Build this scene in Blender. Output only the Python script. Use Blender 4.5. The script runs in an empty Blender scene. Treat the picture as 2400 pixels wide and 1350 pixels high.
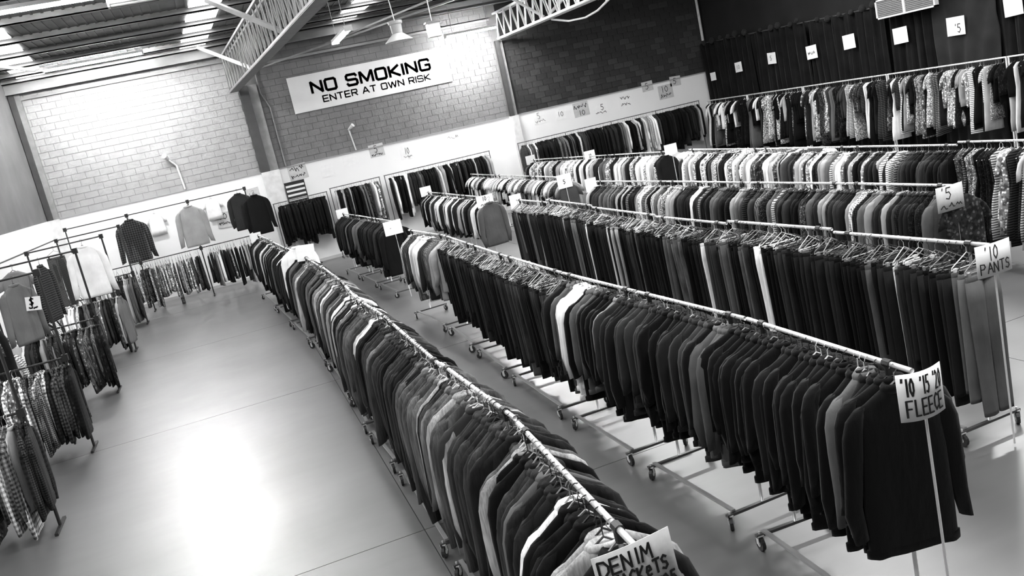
import bpy, bmesh, math, random
from mathutils import Vector, Matrix
R = random.Random(7)
sc = bpy.context.scene
COL = sc.collection
PI = math.pi

# ---------------------------------------------------------------- camera, world, exposure
cd = bpy.data.cameras.new('camera'); cam = bpy.data.objects.new('camera', cd); COL.objects.link(cam)
cd.sensor_width = 36.0; cd.lens = 2080/2400*36
cd.clip_start = 0.05; cd.clip_end = 200
rx = (0.9235774, -0.3179867, -0.2142178); ux = (0.2636748, 0.1211474, 0.9569738); fx = (0.2783530, 0.9403232, -0.1957341)
cam.matrix_world = Matrix(((rx[0], ux[0], -fx[0], 0), (rx[1], ux[1], -fx[1], 0), (rx[2], ux[2], -fx[2], 3.58), (0, 0, 0, 1)))
sc.camera = cam
sc.view_settings.view_transform = 'Standard'; sc.view_settings.look = 'None'
sc.view_settings.gamma = 1.0; sc.view_settings.use_curve_mapping = False
sc.view_settings.exposure = 1.0
w = bpy.data.worlds.new('world'); sc.world = w; w.use_nodes = True
w.node_tree.nodes['Background'].inputs[0].default_value = (1, 1, 1, 1)
w.node_tree.nodes['Background'].inputs[1].default_value = 0.06

def area(name, loc, sx, sy, power, rot=(0, 0, 0)):
    l = bpy.data.lights.new(name, 'AREA'); l.shape = 'RECTANGLE'; l.size = sx; l.size_y = sy; l.energy = power
    o = bpy.data.objects.new(name, l); COL.objects.link(o); o.location = loc; o.rotation_euler = rot; return o
# added room fill standing for battens out of view; visible battens are built below
LP = dict(row=150)
for x, y in ((-1, 10.5), (-2, 2), (8.5, 19), (13.5, 21), (9, 12), (14, 14), (4, 14.5), (4.5, 4), (10, 5), (15, 7)):
    area('unseen_batten_fill', (x, y, 6.93), 2.4, .2, LP['row'] * (.75 if x < 0 else 1.35 if y > 11 else 1))

# ---------------------------------------------------------------- materials
def mat(name, c, rough=.6, metal=0, spec=.5, emis=0, sheen=0, bump=0, bscale=60, var=0, vscale=4):
    m = bpy.data.materials.new(name); m.use_nodes = True; nt = m.node_tree; b = nt.nodes['Principled BSDF']
    b.inputs['Base Color'].default_value = (c, c, c, 1); b.inputs['Roughness'].default_value = rough
    b.inputs['Metallic'].default_value = metal; b.inputs['Specular IOR Level'].default_value = spec
    b.inputs['Sheen Weight'].default_value = sheen
    if emis: b.inputs['Emission Color'].default_value = (1, 1, 1, 1); b.inputs['Emission Strength'].default_value = emis
    tc = nt.nodes.new('ShaderNodeTexCoord')
    if bump:
        n = nt.nodes.new('ShaderNodeTexNoise'); n.inputs['Scale'].default_value = bscale; n.inputs['Detail'].default_value = 4
        bp = nt.nodes.new('ShaderNodeBump'); bp.inputs['Strength'].default_value = bump; bp.inputs['Distance'].default_value = .02
        nt.links.new(tc.outputs['Object'], n.inputs['Vector']); nt.links.new(n.outputs['Fac'], bp.inputs['Height'])
        nt.links.new(bp.outputs['Normal'], b.inputs['Normal'])
    if var:
        n = nt.nodes.new('ShaderNodeTexNoise'); n.inputs['Scale'].default_value = vscale; n.inputs['Detail'].default_value = 6
        r = nt.nodes.new('ShaderNodeMapRange'); r.inputs[1].default_value = .3; r.inputs[2].default_value = .7
        r.inputs[3].default_value = c*(1-var); r.inputs[4].default_value = c*(1+var)
        nt.links.new(tc.outputs['Object'], n.inputs['Vector']); nt.links.new(n.outputs['Fac'], r.inputs[0])
        nt.links.new(r.outputs[0], b.inputs['Base Color'])
    return m

def fabric(name, pattern='plain', sheen=.03, rough=.85, lo=.15, scale=10):
    """cloth whose tone is the object's own colour; pattern breaks it up"""
    m = bpy.data.materials.new(name); m.use_nodes = True; nt = m.node_tree; b = nt.nodes['Principled BSDF']; L = nt.links
    b.inputs['Roughness'].default_value = rough; b.inputs['Specular IOR Level'].default_value = .12
    b.inputs['Sheen Weight'].default_value = sheen; b.inputs['Sheen Roughness'].default_value = .5
    oi = nt.nodes.new('ShaderNodeObjectInfo'); tc = nt.nodes.new('ShaderNodeTexCoord')
    add = nt.nodes.new('ShaderNodeVectorMath'); add.operation = 'ADD'
    cmb = nt.nodes.new('ShaderNodeCombineXYZ'); mu = nt.nodes.new('ShaderNodeMath'); mu.operation = 'MULTIPLY'; mu.inputs[1].default_value = 37.
    L.new(oi.outputs['Random'], mu.inputs[0])
    for i in range(3): L.new(mu.outputs[0], cmb.inputs[i])
    L.new(tc.outputs['Object'], add.inputs[0]); L.new(cmb.outputs[0], add.inputs[1])
    vec = add.outputs[0]
    def math_(op, a, v):
        n = nt.nodes.new('ShaderNodeMath'); n.operation = op
        for i, q in enumerate((a, v)):
            if isinstance(q, (int, float)): n.inputs[i].default_value = q
            else: L.new(q, n.inputs[i])
        return n.outputs[0]
    def noise(sc_, det=3, sx=1, sy=1, sz=1):
        mp = nt.nodes.new('ShaderNodeMapping'); mp.inputs['Scale'].default_value = (sx, sy, sz); L.new(vec, mp.inputs['Vector'])
        n = nt.nodes.new('ShaderNodeTexNoise'); n.inputs['Scale'].default_value = sc_; n.inputs['Detail'].default_value = det
        L.new(mp.outputs[0], n.inputs['Vector']); return n.outputs['Fac']
    def wave(sc_, axis):
        n = nt.nodes.new('ShaderNodeTexWave'); n.wave_type = 'BANDS'; n.bands_direction = axis; n.inputs['Scale'].default_value = sc_
        n.inputs['Distortion'].default_value = .6; L.new(vec, n.inputs['Vector']); return n.outputs['Fac']
    def step(x, a, bb, o0, o1):
        r = nt.nodes.new('ShaderNodeMapRange'); r.inputs[1].default_value = a; r.inputs[2].default_value = bb
        r.inputs[3].default_value = o0; r.inputs[4].default_value = o1; L.new(x, r.inputs[0]); return r.outputs[0]
    if pattern == 'plain': f = step(noise(4), .3, .7, .86, 1.12)
    elif pattern == 'denim':
        f = math_('MULTIPLY', step(noise(6, 4, 1, 1, .4), .35, .7, .55, 1.7), step(noise(90, 1, 1, 1, .1), .3, .7, .75, 1.25))
    elif pattern == 'plaid':
        a = step(wave(scale, 'Z'), .45, .55, lo, 1.2); c = step(wave(scale, 'X'), .45, .55, lo, 1.2)
        d = step(wave(scale, 'Y'), .45, .55, .6, 1.2); f = math_('MULTIPLY', math_('MULTIPLY', math_('ADD', a, c), .6), d)
    elif pattern == 'stripe': f = step(wave(scale, 'Z'), .45, .55, lo, 1.3)
    else:
        n = nt.nodes.new('ShaderNodeTexVoronoi'); n.inputs['Scale'].default_value = scale; L.new(vec, n.inputs['Vector'])
        f = math_('MULTIPLY', step(n.outputs['Distance'], .25, .42, 1.35, max(lo*2, .3)), step(noise(scale*.6), .42, .52, .4, 1.4))
    mx = nt.nodes.new('ShaderNodeVectorMath'); mx.operation = 'SCALE'
    L.new(oi.outputs['Color'], mx.inputs[0]); L.new(f, mx.inputs['Scale']); L.new(mx.outputs[0], b.inputs['Base Color'])
    bp = nt.nodes.new('ShaderNodeBump'); bp.inputs['Strength'].default_value = .6; bp.inputs['Distance'].default_value = .02
    L.new(noise(14, 4, 1, 1, .3), bp.inputs['Height']); L.new(bp.outputs['Normal'], b.inputs['Normal'])
    return m
F = dict(plain=fabric('cloth_plain'), denim=fabric('cloth_denim', 'denim', .03), fleece=fabric('cloth_fleece', 'plain', .10, .95),
         plaid=fabric('cloth_plaid', 'plaid', scale=7), check=fabric('cloth_check', 'plaid', scale=14, lo=.05), stripe=fabric('cloth_stripe', 'stripe', scale=9),
         floral=fabric('cloth_floral', 'floral', scale=22, lo=.1), dots=fabric('cloth_dots', 'floral', scale=45, lo=.05))
STEEL = mat('chromed_steel', .82, .32, .45, emis=0)
BASEM = mat('worn_steel', .35, .35, .5)
DARKSTEEL = mat('dark_steel', .10, .4, .5)
BLACKTUBE = mat('black_painted_tube', .012, .45)
BLACKPL = mat('black_plastic', .01, .4)
RUBBER = mat('caster_rubber', .015, .5)
WIRE = mat('hanger_wire', .3, .4, .4)
WHITEPL = mat('white_plastic', .75, .4)
CARD = mat('sign_card', .8, .8, var=.04, vscale=9)
GREYCARD = mat('grey_card', .5, .8, var=.12, vscale=9)
INK = mat('marker_ink', .01, .7)
FAINT = mat('faded_ink', .35, .8)
TRUSSM = mat('truss_grey_paint', .20, .55, var=.15, vscale=3)
TRUSSW = mat('truss_white_paint', .75, .5)
PURLINM = mat('purlin_galvanised', .24, .5, .2, var=.2, vscale=1.5)
ROOFM = mat('roof_sheet', .13, .6, var=.3, vscale=1.2)
SKYL = mat('skylight_panel', .8, .5, emis=4)
TUBEM = {k: mat('fluorescent_tube', .9, .4, emis=e) for k, e in (('hot', 310), ('near', 150), ('corner', 330), ('mid', 110))}
HOUSING = mat('batten_housing', .7, .5)
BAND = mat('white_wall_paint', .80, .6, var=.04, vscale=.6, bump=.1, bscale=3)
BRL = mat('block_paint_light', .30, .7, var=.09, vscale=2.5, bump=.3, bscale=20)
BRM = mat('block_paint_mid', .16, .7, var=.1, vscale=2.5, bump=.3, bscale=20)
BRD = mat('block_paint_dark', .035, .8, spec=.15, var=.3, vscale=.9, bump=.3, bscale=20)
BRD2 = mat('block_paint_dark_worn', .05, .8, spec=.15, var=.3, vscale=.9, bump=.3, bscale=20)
MORT1 = mat('mortar_grey', .19, .8); MORT2 = mat('mortar_dark', .105, .8)
SIDE = mat('side_wall_paint', .12, .7, var=.2, vscale=1)
COLM = mat('column_dark', .04, .5, var=.2); COLL = mat('column_grey', .22, .5, var=.2); COLW = mat('column_white', .62, .5, var=.12, vscale=6)
SIGNM = mat('sign_board_white', .72, .6, var=.06, vscale=1.0)
LETM = mat('sign_lettering', .05, .6)
CURT = mat('black_curtain_cloth', .004, .8, spec=.1, sheen=.06, var=.5, vscale=2)
CURT2 = mat('charcoal_drape_cloth', .016, .8, spec=.1, sheen=.06, var=.3, vscale=2)
GRILLE = mat('heater_white_paint', .6, .5); LOUV = mat('louvre_grey', .25, .5); GRILLD = mat('heater_louvre', .16, .5)
TABLEM = mat('table_top', .3, .5, var=.2)

def floor_mat():
    m = bpy.data.materials.new('polished_concrete'); m.use_nodes = True; nt = m.node_tree; b = nt.nodes['Principled BSDF']; L = nt.links
    tc = nt.nodes.new('ShaderNodeTexCoord')
    def nz(s, d, sc3=(1, 1, 1)):
        mp = nt.nodes.new('ShaderNodeMapping'); mp.inputs['Scale'].default_value = sc3; L.new(tc.outputs['Object'], mp.inputs['Vector'])
        n = nt.nodes.new('ShaderNodeTexNoise'); n.inputs['Scale'].default_value = s; n.inputs['Detail'].default_value = d
        L.new(mp.outputs[0], n.inputs['Vector']); return n.outputs['Fac']
    def mr(x, a, bb, c, d):
        r = nt.nodes.new('ShaderNodeMapRange'); r.inputs[1].default_value = a; r.inputs[2].default_value = bb; r.inputs[3].default_value = c; r.inputs[4].default_value = d
        L.new(x, r.inputs[0]); return r.outputs[0]
    mu = nt.nodes.new('ShaderNodeMath'); mu.operation = 'MULTIPLY'
    L.new(mr(nz(.5, 5), .3, .7, .075, .115), mu.inputs[0]); L.new(mr(nz(5, 6, (.3, 1.4, 1)), .3, .75, .93, 1.08), mu.inputs[1])
    L.new(mu.outputs[0], b.inputs['Base Color'])
    L.new(mr(nz(.9, 4), .3, .7, .33, .42), b.inputs['Roughness'])
    b.inputs['Specular IOR Level'].default_value = .65
    b.inputs['Coat Weight'].default_value = .7; b.inputs['Coat Roughness'].default_value = .36
    return m
FLOORM = floor_mat()
JOINTM = mat('floor_joint', .03, .9)

# ---------------------------------------------------------------- mesh helpers
class MB:
    def __init__(s): s.v = []; s.f = []; s.smooth = True
    def box(s, x0, y0, z0, x1, y1, z1):
        n = len(s.v); s.v += [(x, y, z) for z in (z0, z1) for y in (y0, y1) for x in (x0, x1)]
        s.f += [tuple(n+i for i in q) for q in ((0, 2, 3, 1), (4, 5, 7, 6), (0, 1, 5, 4), (2, 6, 7, 3), (0, 4, 6, 2), (1, 3, 7, 5))]; return s
    def tube(s, pts, r, n=8, r1=None, cap=True):
        pts = [Vector(p) for p in pts]; base = len(s.v); m = len(pts)
        for i, p in enumerate(pts):
            d = (pts[min(i+1, m-1)] - pts[max(i-1, 0)]).normalized()
            up = Vector((0, 0, 1)) if abs(d.z) < .9 else Vector((1, 0, 0))
            a = d.cross(up).normalized(); b = d.cross(a)
            rr = r if r1 is None else r + (r1-r)*i/(m-1)
            for k in range(n):
                t = 2*PI*k/n; s.v.append(tuple(p + a*math.cos(t)*rr + b*math.sin(t)*rr))
        for i in range(m-1):
            for k in range(n):
                s.f.append((base+i*n+k, base+i*n+(k+1) % n, base+(i+1)*n+(k+1) % n, base+(i+1)*n+k))
        if cap: s.f.append(tuple(base+k for k in range(n))); s.f.append(tuple(base+(m-1)*n+k for k in reversed(range(n))))
        return s
    def bar(s, a, b, w, h):
        a = Vector(a); b = Vector(b); d = (b-a).normalized(); up = Vector((0, 0, 1)) if abs(d.z) < .95 else Vector((0, 1, 0))
        x = d.cross(up).normalized()*w/2; y = x.cross(d).normalized()*h/2; n = len(s.v)
        for p in (a, b): s.v += [tuple(p+x+y), tuple(p-x+y), tuple(p-x-y), tuple(p+x-y)]
        s.f += [tuple(n+i for i in q) for q in ((0, 1, 2, 3), (7, 6, 5, 4), (0, 4, 5, 1), (1, 5, 6, 2), (2, 6, 7, 3), (3, 7, 4, 0))]; return s
    def rings(s, rings, cap0=True, cap1=True):
        n = len(rings[0]); base = len(s.v)
        for r in rings: s.v += [tuple(p) for p in r]
        for i in range(len(rings)-1):
            for k in range(n): s.f.append((base+i*n+k, base+i*n+(k+1) % n, base+(i+1)*n+(k+1) % n, base+(i+1)*n+k))
        if cap0: s.f.append(tuple(base+k for k in reversed(range(n))))
        if cap1: s.f.append(tuple(base+(len(rings)-1)*n+k for k in range(n)))
        return s
    def mesh(s, name, m, smooth=False):
        me = bpy.data.meshes.new(name); me.from_pydata(s.v, [], s.f); me.materials.append(m)
        if smooth: me.polygons.foreach_set('use_smooth', [True]*len(me.polygons))
        me.update(); return me
def link(name, data, parent=None, loc=(0, 0, 0), rot=(0, 0, 0), tone=None):
    o = bpy.data.objects.new(name, data); COL.objects.link(o); o.location = loc; o.rotation_euler = rot
    if parent: o.parent = parent
    if tone is not None: o.color = (tone, tone, tone, 1)
    return o
def tag(o, label=None, cat=None, group=None, kind=None):
    if label: o['label'] = label
    if cat: o['category'] = cat
    if group: o['group'] = group
    if kind: o['kind'] = kind
    return o
def struct(name, mb, m, parent=None):
    o = link(name, mb.mesh(name, m), parent)
    if not parent: o['kind'] = 'structure'
    return o
ORD = ['first', 'second', 'third', 'fourth', 'fifth', 'sixth', 'seventh', 'eighth', 'ninth', 'tenth', 'eleventh', 'twelfth', 'thirteenth', 'fourteenth', 'fifteenth',
       'sixteenth', 'seventeenth', 'eighteenth', 'nineteenth', 'twentieth'] + ['twenty-'+k for k in ('first', 'second', 'third', 'fourth', 'fifth', 'sixth', 'seventh', 'eighth', 'ninth')] + \
      ['thirtieth'] + ['thirty-'+k for k in ('first', 'second', 'third', 'fourth', 'fifth', 'sixth', 'seventh', 'eighth', 'ninth')] + ['fortieth']

# ---------------------------------------------------------------- room shell
YW, XL, XRW, ZC = 29.93, -4.95, 18.25, 7.32
fl = struct('floor', MB().box(XL-.2, -6, -.2, XRW+.2, YW+.2, -.015), JOINTM)
yj = [-6, 1.2, 7.72, 14.05, 20.4, 26.7, YW+.1]; xj = [XL-.1, .95, 7.1, 13.2, XRW+.1]
for j in range(len(yj)-1):
    for i in range(len(xj)-1):
        link('slab', MB().box(xj[i]+.004, yj[j]+.005, -.1, xj[i+1]-.004, yj[j+1]-.005, 0).mesh('slab', FLOORM), fl)
wb = struct('wall_back', MB().box(XL-.2, YW+.03, -.2, XRW+.2, YW+.3, ZC+.1), BRM)
link('painted_band', MB().box(XL, YW, 0, XRW, YW+.05, 3.26).mesh('painted_band', BAND), wb)
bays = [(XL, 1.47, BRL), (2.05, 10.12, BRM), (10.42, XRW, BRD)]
bw, bh, jt = .40, .20, .012
blk = {}
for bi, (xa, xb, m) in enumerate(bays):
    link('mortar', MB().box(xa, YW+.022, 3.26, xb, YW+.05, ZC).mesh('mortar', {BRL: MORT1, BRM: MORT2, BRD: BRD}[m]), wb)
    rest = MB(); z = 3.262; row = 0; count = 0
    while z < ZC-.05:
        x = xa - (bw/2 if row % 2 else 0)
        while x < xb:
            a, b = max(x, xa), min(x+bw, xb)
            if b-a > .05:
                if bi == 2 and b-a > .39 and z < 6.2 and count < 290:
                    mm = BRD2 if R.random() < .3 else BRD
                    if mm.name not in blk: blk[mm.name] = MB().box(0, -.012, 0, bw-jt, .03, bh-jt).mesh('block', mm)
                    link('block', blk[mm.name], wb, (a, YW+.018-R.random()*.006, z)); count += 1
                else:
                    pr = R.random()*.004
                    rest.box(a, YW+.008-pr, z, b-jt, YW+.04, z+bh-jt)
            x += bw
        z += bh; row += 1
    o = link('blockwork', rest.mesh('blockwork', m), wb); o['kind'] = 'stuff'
wl = struct('wall_left', MB().box(XL-.3, -6, -.2, XL, YW, ZC+.1), SIDE)
link('painted_band', MB().box(XL-.01, -6, 0, XL+.02, YW, 3.26).mesh('painted_band', BAND), wl)
struct('wall_right', MB().box(XRW, -6, -.2, XRW+.3, YW, ZC+.1), mat('right_wall_paint', .016, .8, spec=.15, var=.2, vscale=1))
struct('trim_1', MB().box(XL, YW-.03, 3.25, 1.47, YW+.02, 3.28).box(2.05, YW-.03, 3.25, 10.1, YW+.02, 3.28).box(10.45, YW-.03, 3.25, XRW, YW+.02, 3.28), mat('band_trim', .3, .6))
struct('baseboard_back', MB().box(XL, YW-.025, 0, XRW, YW, .1), mat('baseboard_paint', .55, .6))

# columns
def column(x0, x1, d, label, mdark, mlight, ztop=7.2):
    r = link('steel_column', None, None, (x0, YW, 0)); tag(r, label, 'column')
    wdt = x1-x0
    link('flange', MB().box(0, -d, 3.26, wdt*.5, -.02, ztop).mesh('flange', mdark), r)
    link('web', MB().box(wdt*.5, -d*.6, 3.26, wdt, -.02, ztop).mesh('web', mlight), r)
    link('lower_casing', MB().box(0, -d-.01, 0, wdt, -.005, 3.26).mesh('lower_casing', COLW), r)
    link('base_plate', MB().box(-.04, -d-.04, 0, wdt+.04, -.005, .03).mesh('base_plate', COLL), r)
    return r
column(1.47, 2.03, .28, 'wide steel column with dark flange left of the no smoking sign', COLM, COLL, 6.0)
column(10.14, 10.40, .2, 'narrow steel column right of the no smoking sign below the white truss', COLM, COLL, 5.85)
column(-4.93, -4.62, .2, 'grey steel column in the far left corner above the white band', COLM, COLL)
o = link('wall_pipe', MB().tube([(2.28, YW-.05, 3.3), (2.28, YW-.05, 5.2), (2.1, YW-.05, 5.7), (2.1, YW-.05, 6.9)], .022).mesh('wall_pipe', COLL)); tag(o, 'thin grey pipe running up the back wall right of the wide column', 'pipe')
o = link('wall_pipe', MB().tube([(18.12, YW-.12, 4.4), (18.12, YW-.12, 7.2)], .05).mesh('wall_pipe', COLW)); tag(o, 'pale pipe rising in the far right corner above the black curtains', 'pipe')
o = link('wall_conduit', MB().tube([(-.9, YW-.04, 3.3), (-.95, YW-.05, 4.05), (-1.15, YW-.08, 4.3)], .03).tube([(-1.15, YW-.08, 4.3), (-1.22, YW-.25, 4.42)], .05, r1=.09).mesh('wall_conduit', COLW)); tag(o, 'pale conduit with spout end on the left bay of back wall', 'pipe')
o = link('wall_conduit', MB().tube([(4.62, YW-.04, 3.3), (4.55, YW-.05, 4.0)], .025).tube([(4.55, YW-.05, 4.0), (4.7, YW-.2, 4.12)], .04, r1=.07).mesh('wall_conduit', COLW)); tag(o, 'pale conduit with spout end under the no smoking sign', 'pipe')

# ceiling: roof sheet, purlins, skylight strips
def drift(x, y): return x + (YW-y)*.062
ce = struct('ceiling', MB().box(XL-.3, -6, ZC+.14, XRW+.3, YW+.3, ZC+.22), ROOFM)
py = [29.6, 28.35, 26.75, 24.9, 22.9, 20.7, 18.4, 16.0, 13.5, 11, 8.5, 6, 3.5, 1, -1.5]
for y in py:
    link('purlin', MB().box(XL, y-.02, ZC-.02, XRW, y+.02, ZC+.14).box(XL, y-.10, ZC-.02, XRW, y+.02, ZC+.01).box(XL, y-.1, ZC-.02, XRW, y-.08, ZC+.05).mesh('purlin', PURLINM), ce)
k = 0
x = XL
sheet = MB()
while x < XRW:
    sheet.box(x, -6, ZC+.12, x+.05, YW, ZC+.145); x += .20
o = link('roof_ribs', sheet.mesh('roof_ribs', ROOFM), ce); o['kind'] = 'stuff'
for xs in (-4.15, .45, 5.2, 10.2, 15.0):
    for i in range(len(py)-1):
        ya, yb = py[i+1]+.03, py[i]-.12
        if xs > 8 and ya > 24: continue
        m_ = MB(); n = 4
        xa, xb = drift(xs, yb), drift(xs, ya)
        m_.v = [(xa-.38, yb, ZC+.10), (xa+.38, yb, ZC+.10), (xb+.38, ya, ZC+.10), (xb-.38, ya, ZC+.10), (xa-.38, yb, ZC+.112), (xa+.38, yb, ZC+.112), (xb+.38, ya, ZC+.112), (xb-.38, ya, ZC+.112)]
        m_.f = [(0, 3, 2, 1), (4, 5, 6, 7), (0, 1, 5, 4), (1, 2, 6, 5), (2, 3, 7, 6), (3, 0, 4, 7)]
        link('skylight_panel', m_.mesh('skylight_panel', SKYL), ce)
# eaves beam
struct('trim_2', MB().box(XL, YW-.28, 7.02, XRW, YW-.2, 7.3).box(XL, YW-.36, 7.02, XRW, YW-.2, 7.06), PURLINM)
struct('trim_3', MB().box(XL, YW-.1, 6.84, 1.47, YW, 6.92).box(2.05, YW-.12, 6.55, 10.1, YW, 6.62), PURLINM)

# trusses
def truss(xw, slope, y0, y1, zb, zt, m, label, wd=.2, panel=.62, rb=.016, cw=.07):
    r = link('roof_truss', None, None, (xw, y0, zb)); tag(r, label, 'truss', 'lattice roof trusses')
    def P(y, z, s): return ((y0-y)*slope + s, y-y0, z-zb)
    for s in (-wd/2, wd/2):
        link('bottom_chord', MB().bar(P(y0, zb, s), P(y1, zb, s), cw, .05).mesh('bottom_chord', m), r)
        link('top_chord', MB().bar(P(y0, zt, s), P(y1, zt, s), cw, .06).mesh('top_chord', m), r)
    link('bottom_plate', MB().bar(P(y0, zb-.035, 0), P(y1, zb-.035, 0), wd+.08, .012).mesh('bottom_plate', m), r)
    n = int((y0-y1)/panel); cnt = 0
    for s in (-wd/2, wd/2):
        for i in range(n):
            ya = y0 - i*panel; yb = ya-panel/2; yc = ya-panel
            link('lattice_bar', MB().tube([P(ya, zb, s), P(yb, zt, s)], rb, 5).mesh('lattice_bar', m), r)
            link('lattice_bar', MB().tube([P(yb, zt, s), P(yc, zb, s)], rb, 5).mesh('lattice_bar', m), r); cnt += 2
    for i in range(0, n, 3):
        y = y0-i*panel
        link('cross_tie', MB().tube([P(y, zb, -wd/2), P(y, zb, wd/2)], rb, 5).mesh('cross_tie', m), r)
    return r
truss(1.30, .072, 29.6, 9, 5.90, 6.95, TRUSSM, 'grey lattice roof truss at left, meeting the wide column', cw=.09)
truss(10.34, .06, 29.6, 12, 5.90, 6.72, TRUSSW, 'white lattice roof truss meeting the narrow column right of the sign', cw=.10, rb=.022, wd=.24)
def brace(a, b, label, m=TRUSSM, w_=.07):
    o = link('roof_brace', MB().bar(a, b, w_, w_).mesh('roof_brace', m)); tag(o, label, 'brace', 'roof braces')
brace((.6, 28.6, 7.25), (1.75, 24.6, 5.95), 'pale diagonal brace from far purlin down to the grey truss', HOUSING)
brace((.9, 21.5, 7.3), (2.15, 19.0, 5.98), 'grey diagonal brace crossing above the grey truss near the top edge', TRUSSM, .09)
brace((10.55, 26.0, 5.98), (9.6, 27.3, 7.25), 'white diagonal brace rising left from the white truss', TRUSSW)
brace((10.6, 25.7, 5.98), (11.9, 23.5, 7.25), 'white diagonal brace rising right from the white truss', TRUSSW)
brace((1.9, 29.2, 6.35), (10.2, 24.5, 7.15), 'long thin tie crossing below the purlins over the sign', COLL, .05)
brace((4.4, 29.3, 6.75), (9.9, 21.0, 7.2), 'second long tie behind the pendant lamp', COLL, .05)
brace((-3.7, 27.5, 7.3), (-4.6, 22.5, 7.1), 'short pale brace at the far left roof corner', HOUSING)
cp = [(10.62, 25.6, 5.82), (10.72, 24.6, 5.60), (10.80, 23.6, 5.52), (10.87, 22.9, 5.58), (10.93, 22.2, 5.75), (11.0, 21.4, 6.02), (11.1, 20.4, 6.45)]
o = link('looped_cable', MB().tube(cp, .03, 6).mesh('looped_cable', TRUSSW, True)); tag(o, 'white looped cable sagging under the white truss', 'cable')
o = link('ceiling_hook', MB().tube([(10.9+.13*math.sin(t), 22.6, 5.76-.1*math.cos(t)) for t in [k*.5 for k in range(9)]], .012, 5).mesh('ceiling_hook', TRUSSW, True)); tag(o, 'small white hook hanging below the white truss chord', 'hook')

# fluorescent battens
def batten(c, L_, along, label, lit='mid'):
    r = link('fluorescent_batten', None, None, c); tag(r, label, 'light', 'ceiling batten lights')
    rz = 0 if along == 'x' else PI/2; r.rotation_euler = (0, 0, rz)
    link('housing', MB().box(-L_/2, -.09, 0, L_/2, .09, .07).mesh('housing', HOUSING), r)
    for s in (-.05, .05): link('tube', MB().tube([(-L_/2+.03, s, -.025), (L_/2-.03, s, -.025)], .02, 8).mesh('tube', TUBEM[lit] if lit else WHITEPL), r)
    for s in (-1, 1):
        link('end_cap', MB().box(s*L_/2-.02, -.1, -.05, s*L_/2+.02, .1, .08).mesh('end_cap', HOUSING), r)
        link('hanger_rod', MB().tube([(s*L_*.35, 0, .07), (s*L_*.35, 0, ZC+.13-c[2])], .008, 5).mesh('hanger_rod', WIRE), r)
batten((-2.2, 27.5, 7.25), 2.6, 'x', 'brightly lit batten light blazing over the left bay of back wall', 'hot')
batten((9.0, 28.6, 6.2), 1.75, 'x', 'lit batten light at the wall top beside the white truss end', 'corner')
batten((3.85, 22.7, 6.15), 2.3, 'y', 'lit batten light running away left of the pendant lamp')
batten((-2.3, 17.6, 7.0), 2.5, 'x', 'lit batten light cut by the top left corner of the picture', 'near')
batten((-.2, 18.6, 7.0), 1.5, 'x', 'unlit batten light at the top edge left of the grey truss', False)

# pendant lamp and junction box
pl = link('pendant_lamp', None, None, (4.62, 20, 5.5)); tag(pl, 'high bay pendant lamp with wide white cone shade', 'lamp')
def lathe(prof, n=24):
    m_ = MB(); m_.rings([[(r_*math.cos(2*PI*k/n), r_*math.sin(2*PI*k/n), z_) for k in range(n)] for r_, z_ in prof], False, False); return m_
link('shade', lathe([(.32, 0), (.31, .015), (.12, .17), (.11, .18), (.11, .17), (.30, .0)]).mesh('shade', mat('lamp_shade_white', .85, .4), True), pl)
link('gear_case', lathe([(.001, .44), (.16, .44), (.16, .38), (.13, .36), (.12, .18), (.001, .18)]).mesh('gear_case', mat('gear_case_grey', .45, .5)), pl)
link('rod', MB().tube([(0, 0, .44), (-.08, 0, 1.94)], .012, 6).mesh('rod', HOUSING), pl)
link('bulb', lathe([(.001, .03), (.06, .05), (.07, .1), (.05, .17)]).mesh('bulb', WHITEPL, True), pl)
jb = link('junction_box', MB().box(-.14, -.1, 0, .14, .1, .34).mesh('junction_box', HOUSING), None, (5.45, 20, 5.45)); tag(jb, 'grey boxy fitting hanging right of the pendant lamp', 'box')
link('stem', MB().tube([(0, 0, .34), (0, 0, 1.99)], .012, 6).mesh('stem', HOUSING), jb); link('rim', MB().box(-.17, -.12, .3, .17, .12, .34).mesh('rim', COLL), jb)

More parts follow.
